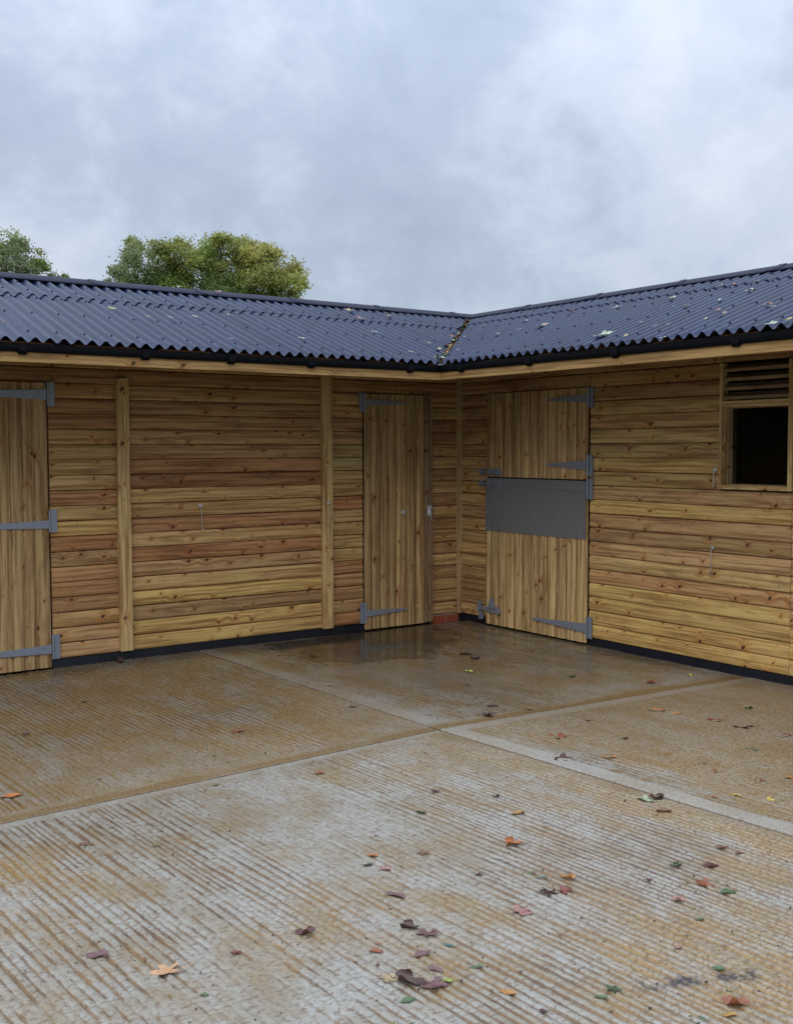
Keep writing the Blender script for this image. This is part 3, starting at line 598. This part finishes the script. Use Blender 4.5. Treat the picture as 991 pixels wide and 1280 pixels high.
# rear and end walls, never in view from the yard
rw = MB().box((-8, 2.70, -.1), (2.78, 2.78, 2.45)).box((2.70, -7.9, -.1), (2.78, 2.70, 2.45)).box((-8.06, .0, -.1), (-8.0, 2.78, 2.5)).box((0, -7.96, -.1), (2.78, -7.9, 2.5))
rw.prism([(0, 2.5), (2.78, 2.5), (VR, 3.03)], lambda t, a, b: (t, a, b), -8.06, -8.0).prism([(0, 2.5), (2.78, 2.5), (VR, 3.03)], lambda t, a, b: (a, t, b), -7.96, -7.9)
rw.obj('rear_wall', WH, B, col=(.35, .25, .13))

for mp in (mL, mR):  # dark sheet added to hide the lit wall, so eaves gaps look black
    q = [(-8, -.955), (-.955, -.955), (VR, VR), (-8, VR)]
    MB().add([mp(a, b, zs(b)-.024) for a, b in q]+[mp(a, b, zs(b)-.036) for a, b in q], [(0, 1, 2, 3), (7, 6, 5, 4), (0, 1, 5, 4), (1, 2, 6, 5), (2, 3, 7, 6), (3, 0, 4, 7)]).obj('eaves_gap_blackout', DARKIN, B)
# corrugated roof sheets
PIT, AMP, NS = .095, .017, 10
def corr(u): return AMP*math.cos(2*math.pi*u/PIT)
roofs = []
for side, mp in (('L', mL), ('R', mR)):
    RF = empty('roof', parent=B); roofs.append(RF)
    def sheet(u0, n, vlo, vhi, lift, name='roof_sheet'):
        us = [u0+PIT*i/NS for i in range(n*NS+1)]; top = []; bot = []; keep = []
        for u in us:
            a, b = vlo(u), vhi(u)
            if b-a < .012: continue
            keep.append(u)
            z0, z1 = zs(a)+corr(u)+lift, zs(b)+corr(u)+lift
            top += [mp(u, a, z0), mp(u, b, z1)]; bot += [mp(u, a, z0-.005), mp(u, b, z1-.005)]
        k = len(keep)
        if k < 3: return
        f = [(2*i, 2*i+1, 2*i+3, 2*i+2) for i in range(k-1)]
        m_ = MB(); m_.add(top, f, True); m_.add(bot, [q[::-1] for q in f], True)
        e = []; vv = []
        for i in range(k): vv += [top[2*i], bot[2*i]]
        m_.add(vv, [(2*i, 2*i+1, 2*i+3, 2*i+2) for i in range(k-1)], True)
        vv = []
        for i in range(k): vv += [top[2*i+1], bot[2*i+1]]
        m_.add(vv, [(2*i, 2*i+1, 2*i+3, 2*i+2) for i in range(k-1)], True)
        me = m_.mesh(name, ROOF); o = link(name, me, RF)
    off = 0.0 if side == 'L' else .013
    u0 = -8.17+off
    LAP = .24 if side == 'L' else .42
    while u0 < 2.85:
        j = random.uniform(-.006, .006); l = random.uniform(0, .002)
        gap = .035
        lo = lambda u: max(VE+j, u+gap)
        sheet(u0, 10, lo, lambda u: LAP+.10, l)
        sheet(u0, 10, lambda u: max(LAP+j, u+gap), lambda u: VR, l+.011)
        sheet(u0, 10, lambda u: max(VR, u+.001), lambda u: 2.83, l)
        u0 += .95
    # fixings on the crests
    nb = MB()
    for v in (-.88, -.35, .14, .36, .62):
        kk = -84
        while kk*PIT < v-.06:
            if kk % 2 == 0:
                u = kk*PIT; z = zs(v)+AMP+(.012 if v > LAP else .002); r = .011
                ring = [mp(u+r*math.cos(t*math.pi/3), v+r*math.sin(t*math.pi/3), z+.001) for t in range(6)]
                nb.add(ring+[mp(u, v, z+.010)], [(i, (i+1) % 6, 6) for i in range(6)], True)
            kk += 1
    q = nb.obj('roof_nail_caps', RCAP, RF); q['kind'] = 'stuff'
    # ridge capping, one-metre pieces with a raised collar at each lap
    def capo(e): return [(VR-.185-e*.1, zs(VR-.185)+.036+e), (VR-.050, zs(VR)+.012+e), (VR-.028, zs(VR)+.028+e), (VR, zs(VR)+.040+e), (VR+.028, zs(VR)+.028+e), (VR+.050, zs(VR)+.012+e),
                         (VR+.185+e*.1, zs(VR-.185)+.036+e), (VR+.183, zs(VR-.185)+.030), (VR, zs(VR)+.014), (VR-.183, zs(VR-.185)+.030)]
    s_ = -8.2 + (0 if side == 'L' else .35)
    while s_ < VR:
        e_ = min(s_+.98, VR)
        m_ = MB(); m_.prism(capo(0), lambda t, a, b: mp(t, a, b), s_, e_, True, 6); m_.prism(capo(.006), lambda t, a, b: mp(t, a, b), s_-.02, s_+.045, True, 6)
        m_.obj('ridge_cap', RCAP, RF); s_ += .98
hc = MB()
hc.add([(VR-.1, VR+.1, zs(VR)-.0), (VR, VR, zs(VR)+.03), (VR+.1, VR-.1, zs(VR)), (2.73, 2.93, 2.35), (2.85, 2.85, 2.41), (2.93, 2.73, 2.35)], [(0, 1, 4, 3), (1, 2, 5, 4)])
hc.obj('hip_cap', RCAP, roofs[0])
# valley tray
MB().add([(-1.08, -1.00, zs(-1.03)-.018), (-1.04, -1.04, zs(-1.03)-.030), (-1.00, -1.08, zs(-1.03)-.018), (VR-.04, VR+.04, zs(VR)-.018), (VR, VR, zs(VR)-.03), (VR+.04, VR-.04, zs(VR)-.018)],
         [(0, 1, 4, 3), (1, 2, 5, 4)]).obj('valley_tray', BLACKP, roofs[0])

# ------------------------------------------------------------------ doors
PL = (.40, .272, .135)
def plank(parent, a, b, z0, z1, col, n0=-.030):
    w = b-a; poly = [(-w/2+.0005, n0+.016), (-w/2+.003, n0+.004), (-w*.25, n0), (w*.18, n0-.0006), (w*.36, n0+.003), (w/2-.010, n0+.009), (w/2-.0005, n0+.012), (w/2-.0005, n0+.024), (-w/2+.0005, n0+.024)]
    m_ = MB(); h = (z1-z0)/2; m_.prism(poly, lambda t, p, q: (p, q, t), -h, h, True, 5); j = random.uniform(.88, 1.1)
    return m_.obj('plank', WV, parent, ((a+b)/2, 0, (z0+z1)/2), tuple(c*j for c in col))
def strap(parent, u_h, u_tip, z, h, n=-.035, mat=None, tipz=None):
    d = 1 if u_tip > u_h else -1; tz = z if tipz is None else tipz; m_ = MB(); L = abs(u_tip-u_h)
    pts = [(0, h/2), (L*.97, .010), (L, .004), (L, -.004), (L*.97, -.010), (0, -h/2)]
    m_.prism(pts, lambda t, a, b: (u_h+d*a, t, z+b+(tz-z)*a/L), n-.005, n+.001)
    for k in (.08, .3, .52, .74, .92):
        a = L*k; r = .006; zz = z+(tz-z)*k+(.010 if k < .4 else 0)
        for sgn in ((1, -1) if k < .4 else (1,)):
            zc = z+(tz-z)*k+sgn*(h*.22 if k < .4 else 0)
            m_.add([(u_h+d*a+r*math.cos(t*1.0472), n-.0055, zc+r*math.sin(t*1.0472)) for t in range(6)]+[(u_h+d*a, n-.0085, zc)], [(i, (i+1) % 6, 6) for i in range(6)])
    return m_.obj('hinge_strap', mat or GALV, parent)
def plate(parent, ua, ub, z0, z1, pin_side, n=-.014):
    m_ = MB(); m_.box((ua, n-.005, z0), (ub, n, z1))
    up = ua if pin_side < 0 else ub; r = .0085
    m_.prism([(up+pin_side*.006+r*math.cos(t*math.pi/4), n-.016+r*math.sin(t*math.pi/4)) for t in range(8)], lambda t, a, b: (a, b, t), z0+.002, z1-.002)
    for k in (.15, .5, .85):
        m_.add([((ua+ub)/2+.005*math.cos(t*1.0472), n-.0055, z0+(z1-z0)*k+.005*math.sin(t*1.0472)) for t in range(6)]+[((ua+ub)/2, n-.008, z0+(z1-z0)*k)], [(i, (i+1) % 6, 6) for i in range(6)])
    return m_.obj('hinge_plate', GALV, parent)
def door(rz=0):
    d = empty('door', parent=B, rz=rz); return d
# big left door
D1 = door(); D1['label'] = 'wide plank door at the left edge with three long hinges'
e = [-5.205, -5.11, -5.0, -4.91, -4.80, -4.705, -4.60, -4.50, -4.385, -4.27, -4.176, -4.093, -3.988]
for a, b in zip(e[:-1], e[1:]): plank(D1, a, b, .016, 2.170, PL)
MB().box((-5.2, -.006, .02), (-3.99, .02, 2.165)).obj('backing_frame', DARKIN, D1)
for zc, hh in ((2.093, .076), (1.117, .062), (.168, .068)):
    strap(D1, -3.992, -4.75, zc-.012, hh)
plate(D1, -3.972, -3.925, 1.995, 2.178, -1); plate(D1, -3.977, -3.925, 1.043, 1.215, -1); plate(D1, -3.972, -3.922, .075, .262, -1)
# narrow door by the corner
D2 = door(); D2['label'] = 'narrow single plank door next to the inner corner'
e = [-1.118, -1.042, -.930, -.815, -.735, -.608, -.488, -.434]
e = [-1.118, -1.037, -.935, -.822, -.742, -.612, -.434-.0]
e = [-1.118, -1.040, -.942, -.845, -.765, -.640, -.530, -.436]
for a, b in zip(e[:-1], e[1:]): plank(D2, a, b, .012, 2.165, (.37, .25, .12))
MB().box((-1.11, -.006, .02), (-.44, .02, 2.16)).obj('backing_frame', DARKIN, D2)
strap(D2, -1.112, -.655, 2.088, .062); strap(D2, -1.112, -.655, .163, .062)
plate(D2, -1.168, -1.124, 2.00, 2.175, 1); plate(D2, -1.168, -1.124, .070, .262, 1)
MB().box((-.048, -.040, .02), (.040, .004, 2.17)).obj('door_jamb', WV, B, (-.390, 0, 0), (.24, .17, .105))
m_ = MB(); m_.box((-.715, -.038, 1.055), (-.675, -.030, 1.095)).box((-.705, -.048, 1.066), (-.685, -.038, 1.084)); m_.obj('lock', BRIGHT, D2)
m_ = MB(); m_.box((-.418, -.048, 1.03), (-.372, -.0405, 1.13)).box((-.405, -.066, 1.05), (-.385, -.048, 1.12)).box((-.400, -.070, .985), (-.388, -.060, 1.06)).box((-.425, -.060, 1.10), (-.36, -.052, 1.113)); m_.obj('latch', BRIGHT, D2)
# split stable door on the right range
D3 = door(-math.pi/2); D3['label'] = 'split stable door with a grey metal kick sheet on its lower leaf'
e = [.434, .555, .675, .805, .945, 1.01, 1.115, 1.225, 1.345, 1.46, 1.60, 1.733]
e = [.434, .555, .665, .795, .905, 1.02, 1.135, 1.25, 1.365, 1.485, 1.605, 1.733]
tops = [1, 1.05, .86, .80, 1.1, 1.12, 1.02, 1.1, 1.05, 1.15, 1.1]
for (a, b), s in zip(zip(e[:-1], e[1:]), tops): plank(D3, a, b, 1.405, 2.172, tuple(c*s*1.02 for c in PL))
e = [.434, .50, .60, .715, .82, .93, 1.04, 1.15, 1.26, 1.37, 1.49, 1.61, 1.733]
for a, b in zip(e[:-1], e[1:]): plank(D3, a, b, .022, 1.385, (.45, .315, .155))
MB().box((.45, -.006, .03), (1.725, .02, 2.165)).obj('backing_frame', DARKIN, D3)
m_ = MB(); m_.box((.437, -.0355, .900), (1.731, -.0320, 1.392)).box((.437, -.0320, 1.3865), (1.731, .0, 1.392)); m_.obj('metal_sheet', PANEL, D3)
strap(D3, 1.736, 1.27, 2.085, .070); strap(D3, 1.736, 1.255, 1.525, .080); strap(D3, 1.736, 1.075, 1.333, .078, -.036, PANEL); strap(D3, 1.736, 1.085, .150, .080, tipz=.150)
plate(D3, 1.750, 1.793, 2.005, 2.178, -1); plate(D3, 1.750, 1.793, 1.432, 1.612, -1); plate(D3, 1.750, 1.793, 1.238, 1.415, -1); plate(D3, 1.750, 1.796, .062, .245, -1)
def bolt(z):
    m_ = MB(); m_.box((.470, -.0405, z-.032), (.660, -.036, z+.032))
    m_.prism([(.0075*math.cos(t*math.pi/4), .0075*math.sin(t*math.pi/4)) for t in range(8)], lambda t, a, b: (t, -.052+a, z+b), .375, .640)
    m_.box((.500, -.064, z-.018), (.520, -.041, z+.018)); m_.box((.600, -.064, z-.018), (.620, -.041, z+.018)); m_.box((.555, -.082, z-.006), (.567, -.050, z+.006)); m_.box((.350, -.030, z-.030), (.405, -.018, z+.030)); m_.box((.365, -.064, z-.016), (.385, -.030, z+.016))
    return m_.obj('bolt', GALV, D3)
bolt(1.448)
m_ = bolt(1.340); 
kb = MB(); kb.box((.475, -.044, .135), (.64, -.036, .190)).box((.36, -.052, .150), (.50, -.040, .178)).box((.335, -.050, .128), (.372, -.020, .222)).box((.352, -.046, .055), (.392, -.020, .128))
kb.prism([(.50, .178), (.53, .275), (.555, .280), (.565, .235), (.60, .178)], lambda t, a, b: (a, t, b), -.058, -.045)
kb.prism([(.62, .20), (.665, .145), (.64, .128), (.60, .135)], lambda t, a, b: (a, t, b), -.060, -.044); kb.obj('kick_bolt', GALV, D3)
# little cabin hooks that hold the doors back
def hook(parent, u, z, ln, n=-.012, lean=.0):
    m_ = MB(); m_.box((u-.016, n-.004, z-.014), (u+.016, n, z+.014)).box((u-.006, n-.020, z-.008), (u+.008, n-.004, z+.008))
    m_.prism([(.0035*math.cos(t*math.pi/3), .0035*math.sin(t*math.pi/3)) for t in range(6)], lambda t, a, b: (u+a+lean*(t), n-.014+b, z-t), 0, ln)
    m_.box((u+lean*ln-.007, n-.022, z-ln-.010), (u+lean*ln+.007, n-.008, z-ln+.006)); return m_.obj('cabin_hook', BRIGHT, parent)
hook(B, -2.737, 1.205, .195, -.010, .05); hook(B, -1.523, 1.190, .13, -.052, .12)
HR = empty('hook_rail', parent=B, rz=-math.pi/2); bpy.data.objects.remove(HR)
hook(wallR, 3.024, 1.508, .12, -.010); hook(wallR, 3.012, .925, .185, -.010, -.02)

# ------------------------------------------------------------------ window with louvre over it
W = MB(); FR = (.50, .36, .175)
win = empty('window', (0, -3.385, 1.684), -math.pi/2, B)
MB().box((-.315, -.028, -.318), (-.292, .040, .60)).obj('window_stile', WV, win, col=FR)
MB().box((.264, -.028, -.318), (.300, .040, .60)).obj('window_stile', WV, win, col=FR)
for a, b in ((-.318, -.288), (.280, .325)): MB().box((-.2915, -.0275, a), (.2635, .040, b)).obj('window_rail', WH, win, col=FR)
MB().box((-.2915, .0405, -.2875), (-.285, .14, .2795)).box((.258, .0405, -.2875), (.2635, .14, .2795)).box((-.285, .0405, -.2875), (.258, .14, -.282)).box((-.285, .0405, .274), (.258, .14, .2795)).obj('window_lining', WV, win, col=(.33, .24, .13))
MB().box((-.285, .095, -.282), (.258, .099, .274)).obj('pane', PANE, win)
for k in range(4):
    z = .335+k*.067
    MB().add([(-.291, -.012, z), (.263, -.012, z), (.263, -.012, z+.024), (-.291, -.012, z+.024), (-.291, .048, z+.040), (.263, .048, z+.040), (.263, .048, z+.056), (-.291, .048, z+.056)],
             [(0, 1, 2, 3), (4, 5, 6, 7), (0, 1, 5, 4), (1, 2, 6, 5), (2, 3, 7, 6), (3, 0, 4, 7)]).obj('louvre_slat', WH, win, col=(.27, .19, .115))

# ------------------------------------------------------------------ fallen leaves
LC = dict(peach=(.55, .33, .18), plum=(.16, .085, .085), maroon=(.085, .025, .022), tan=(.42, .32, .18), darkbrown=(.06, .025, .018), lime=(.34, .42, .10), green=(.08, .14, .06), amber=(.40, .19, .05),
          rust=(.26, .085, .04), bluegreen=(.09, .15, .13), pink=(.33, .17, .145), orange=(.42, .15, .045), redbrown=(.20, .06, .04), brown=(.20, .11, .065), darkgreen=(.045, .075, .03),
          ochre=(.36, .20, .05), palegreen=(.38, .48, .32), olive=(.14, .14, .045), yellow=(.62, .47, .07))
def leaf_mesh(shape, s, r):
    n = 30; vs = [(0, 0, 0)]; rings = (.35, .7, 1.0); curl = {'maple': .35, 'oval': .45, 'curl': 1.7}[shape]; ph = r.uniform(0, 6.28)
    for q in rings:
        for i in range(n):
            t = 2*math.pi*i/n
            if shape == 'oval': rad = 1.; ax, ay = .5, .27
            elif shape == 'curl': rad = .8+.2*math.sin(3*t+ph)+.12*math.sin(7*t+ph*2); ax, ay = .5, .42
            else:
                rad = .40+.60*abs(math.cos(2.5*(t)))**.9+.06*math.sin(15*t+ph)
                if abs(t-math.pi) < .5: rad *= .75
                ax, ay = .5, .46
            rad = 1-(1-rad)*q if q < 1 else rad
            x, y = ax*q*rad*math.cos(t), ay*q*rad*math.sin(t)
            a = curl*y/ay*1.1; y2 = ay*math.sin(a)/(curl*1.1)
            z = ay*(1-math.cos(a))/(curl*1.1)*.95+curl*.18*x*x+.025*math.sin(4*x/ax+ph)*q+.03*math.sin(3*t+ph)*q*q
            vs.append((x*s, y2*s, z*s))
    fs = [(0, 1+i, 1+(i+1) % n) for i in range(n)]
    for k in range(2): fs += [(1+k*n+i, 1+(k+1)*n+i, 1+(k+1)*n+(i+1) % n, 1+k*n+(i+1) % n) for i in range(n)]
    m_ = MB(); m_.add(vs, fs, True)
    if shape != 'curl' or r.random() < .4:
        w = .010*s+.0006; m_.add([(-.48*s, -w, .0), (-.48*s, w, .0), (-.80*s, w*.6+.06*s, .10*s), (-.80*s, -w*.6+.06*s, .10*s), (-.48*s, 0, w), (-.80*s, .06*s, .10*s+w)], [(0, 1, 2, 3), (0, 4, 5, 3), (4, 1, 2, 5)])
    return m_
r_ = random.Random(5)
for (x, y, s, shape, col, lab) in GROUND_LEAVES:
    me = leaf_mesh(shape, s*(1.22 if shape == 'maple' else 1.12), r_).mesh('fallen_leaf', LEAF)
    o = link('fallen_leaf', me, None, (x, y, .004), LC[col]); base = math.radians(YAW-90)
    o.rotation_euler = (r_.uniform(-.12, .12), r_.uniform(-.12, .12), base+(r_.uniform(-.5, .5) if shape != 'maple' else r_.uniform(-.6, 3.6)))
    tag(o, lab+' of the yard' if len(lab.split()) < 4 else lab, 'leaf', 'fallen leaves on the concrete yard')
for (side, x, y, s, col, lab) in ROOF_LEAVES:
    me = leaf_mesh('maple' if s > .05 else 'oval', s*(1.35 if s < .1 else 1.05), r_).mesh('roof_leaf', LEAF)
    v = y if side == 'L' else x; z = zs(min(v, VR))+AMP+.012+(.012 if v > .24 else 0)+(.02 if v > .70 else 0)
    o = link('roof_leaf', me, None, (x, y, z), LC[col]); a = math.atan(SL)
    rm = Matrix.Rotation(a, 4, 'X') if side == 'L' else Matrix.Rotation(-a, 4, 'Y')
    o.matrix_world = Matrix.Translation((x, y, z)) @ rm @ Matrix.Rotation(r_.uniform(0, 6.28), 4, 'Z')
    tag(o, lab, 'leaf', 'leaves lying on the corrugated roofs')
def litter(name, pts, smin, smax, cols, n_faces=1, mat=TINT, up=1.0):
    P = np.asarray(pts); n = len(P); s = rng.uniform(smin, smax, n); a = rng.uniform(0, 6.28, n)
    nx = rng.normal(0, 1-up*.75, n); ny = rng.normal(0, 1-up*.75, n)
    t1 = np.stack([np.cos(a), np.sin(a), nx*.6], 1); t2 = np.stack([-np.sin(a), np.cos(a), ny*.6], 1)*rng.uniform(.35, .8, (n, 1))
    S_ = s[:, None]; Vv = np.stack([P-t1*S_, P-t2*S_, P+t1*S_, P+t2*S_], 1).reshape(-1, 3)
    f = np.arange(4*n).reshape(n, 4); cc = np.asarray(cols)[rng.integers(0, len(cols), n)]*rng.uniform(.7, 1.2, (n, 1)); cc = np.concatenate([cc, np.ones((n, 1))], 1)
    return link(name, np_mesh(name, Vv, f, mat, dict(tint=cc), smooth=False))
vt = []
for i in range(260):
    t = random.random()**.8; q = -1.02+t*1.80; w = random.gauss(0, .028)
    vt.append((q+w, q-w, zs(q)+random.uniform(-.005, .035)))
tag(litter('valley_leaf_litter', vt, .008, .028, [LC[k] for k in ('tan', 'palegreen', 'orange', 'green', 'rust', 'ochre', 'lime', 'pink', 'darkgreen', 'darkbrown')], up=.3),
    'mixed green yellow and brown leaf litter filling the roof valley', 'leaf litter', kind='stuff')
gp = []
for i in range(900):
    x = random.uniform(-6.3, -.1); y = random.uniform(-6.6, -.1)
    gp.append((x, y, .003))
for (x, y, s, *_r) in GROUND_LEAVES:
    for k in range(3): gp.append((x+random.gauss(0, .09), y+random.gauss(0, .09), .003))
for i in range(90): gp.append((-3.35+random.gauss(0, .12), -.10+random.gauss(0, .05), .004))
for i in range(70): gp.append((-3.0+random.gauss(0, .2), -.9+random.gauss(0, .12), .004))
for i in range(60): gp.append((random.uniform(-3.9, 0), -.05+random.gauss(0, .025), .005))
tag(litter('ground_litter', gp, .0025, .0095, [LC[k] for k in ('darkbrown', 'maroon', 'darkbrown', 'brown', 'olive', 'darkgreen', 'plum')], up=.8), 'tiny dark crumbs of leaf and twig scattered over the concrete', 'leaf crumbs', kind='stuff')

# ------------------------------------------------------------------ trees beyond the left range
def tree(name, label, x, y, z_top, width, lobes, nleaf, cols, size, seed, trunk_r=.35):
    r = np.random.default_rng(seed); root = tag(empty(name, (x, y, 0)), label, 'tree', 'trees beyond the stable roof')
    tr_ = MB()
    def limb(p, q, ra, rb, k=7):
        p, q = Vector(p), Vector(q); d = (q-p).normalized(); a = d.orthogonal().normalized(); b = d.cross(a)
        vs = [p+(a*math.cos(t*2*math.pi/k)+b*math.sin(t*2*math.pi/k))*ra for t in range(k)]+[q+(a*math.cos(t*2*math.pi/k)+b*math.sin(t*2*math.pi/k))*rb for t in range(k)]
        tr_.add([tuple(v) for v in vs], [(i, (i+1) % k, (i+1) % k+k, i+k) for i in range(k)], True)
    fork = (0, 0, z_top*.42); limb((0, 0, -.2), fork, trunk_r, trunk_r*.7)
    P = []; W_ = []
    for (lx, ly, lz, lr, c) in lobes:
        mid = (lx*.55, ly*.55, (fork[2]+lz)/2); limb(fork, mid, trunk_r*.4, trunk_r*.2, 5); limb(mid, (lx, ly, lz), trunk_r*.2, .03, 5)
        for k in range(7):
            dd = r.normal(0, 1, 3); dd /= np.linalg.norm(dd); e = np.array([lx, ly, lz])+dd*lr*.85; limb((lx*.9, ly*.9, lz-.2), tuple(e), .03, .008, 4)
        # clumps of leaves over the lobe
        nc = int(31*(lr/1.3)**2)
        cd = r.normal(0, 1, (nc, 3)); cd /= np.linalg.norm(cd, axis=1)[:, None]; cc = np.array([lx, ly, lz])+cd*lr*r.uniform(.45, 1.0, (nc, 1))*np.array([1, 1, .85])
        for q in cc:
            n = int(nleaf*r.uniform(.5, 1.4)); sp = r.uniform(.16, .38)*min(1, lr); P.append(q+r.normal(0, sp, (n, 3))*np.array([1, 1, .7])); tint = np.array(cols[c])*r.uniform(.75, 1.25)
            j = r.uniform(.75, 1.25, (n, 1)); W_.append(np.clip(tint*j, 0, 1))
    tr_.obj('trunk', BARK, root)
    P = np.concatenate(P); W_ = np.concatenate(W_); n = len(P); s = r.uniform(size*.6, size*1.3, (n, 1))
    t1 = r.normal(0, 1, (n, 3)); t1 /= np.linalg.norm(t1, axis=1)[:, None]; t2 = np.cross(t1, r.normal(0, 1, (n, 3))); t2 /= np.linalg.norm(t2, axis=1)[:, None]
    V = np.stack([P-t1*s, P-t2*s*.6, P+t1*s, P+t2*s*.6], 1).reshape(-1, 3); f = np.arange(4*n).reshape(n, 4)
    link('crown', np_mesh('crown', V, f, CROWN, dict(tint=np.concatenate([W_, np.ones((n, 1))], 1)), smooth=False), root); return root
GRN = {'g': (.24, .31, .08), 'y': (.40, .38, .11), 'o': (.33, .35, .10), 'd': (.17, .24, .08), 's': (.25, .29, .14), 'b': (.38, .34, .12)}
rt = np.array([.8133, -.5817])       # across the view
def lob(seed, spec):
    r = random.Random(seed); out = []
    for (a, z, rad, c) in spec:
        dd = r.uniform(-1.3, 1.3); out.append((a*rt[0]+dd*.58, a*rt[1]+dd*.81, z, rad, c))
    return out
def px(c, lst): return [((a-c)*.0446, 13.6-(b-293)*.0446, r_*.0446*1.08, k) for a, b, r_, k in lst]
tree('broad_tree', 'broad green and yellow oak crown, right hand tree above the left roof', 21.33, 46.6, 13.6, 8,
     lob(1, px(292, [(232, 322, 24, 'o'), (262, 314, 21, 'g'), (298, 312, 20, 'o'), (330, 322, 19, 'y'), (358, 342, 22, 'y'), (222, 350, 24, 'g'), (258, 343, 27, 'g'), (298, 342, 27, 'o'), (334, 352, 22, 'o'),
                     (374, 360, 15, 'o'), (352, 372, 18, 'g'), (280, 378, 34, 'd'), (325, 385, 30, 'g'), (228, 382, 26, 'g'), (278, 302, 13, 'o'), (315, 308, 13, 'y'), (345, 326, 13, 'o')])), 150, GRN, .078, 3)
tree('rounded_tree', 'smaller grey green tree touching the broad oak on its left', 17.0, 49.7, 13.6, 5,
     lob(2, px(170, [(188, 305, 14, 'o'), (163, 314, 13, 's'), (206, 316, 12, 's'), (178, 332, 22, 's'), (150, 342, 18, 's'), (203, 340, 20, 'd'), (138, 354, 12, 's'), (176, 368, 30, 'd'), (172, 304, 12, 'o')])), 120, GRN, .074, 4, .28)
tree('thin_tree', 'thin leaved tree at the far left edge with sky showing through', 10.9, 54.0, 13.6, 6,
     lob(3, px(20, [(6, 304, 20, 'o'), (26, 306, 16, 'g'), (44, 315, 17, 's'), (60, 322, 11, 'o'), (0, 326, 26, 'g'), (34, 334, 24, 's'), (64, 340, 12, 's'), (84, 341, 10, 's'), (70, 335, 12, 'g'), (0, 352, 26, 'd'), (-25, 320, 25, 'g'), (50, 362, 18, 'd'), (40, 299, 6, 's')])), 95, GRN, .074, 5, .28)
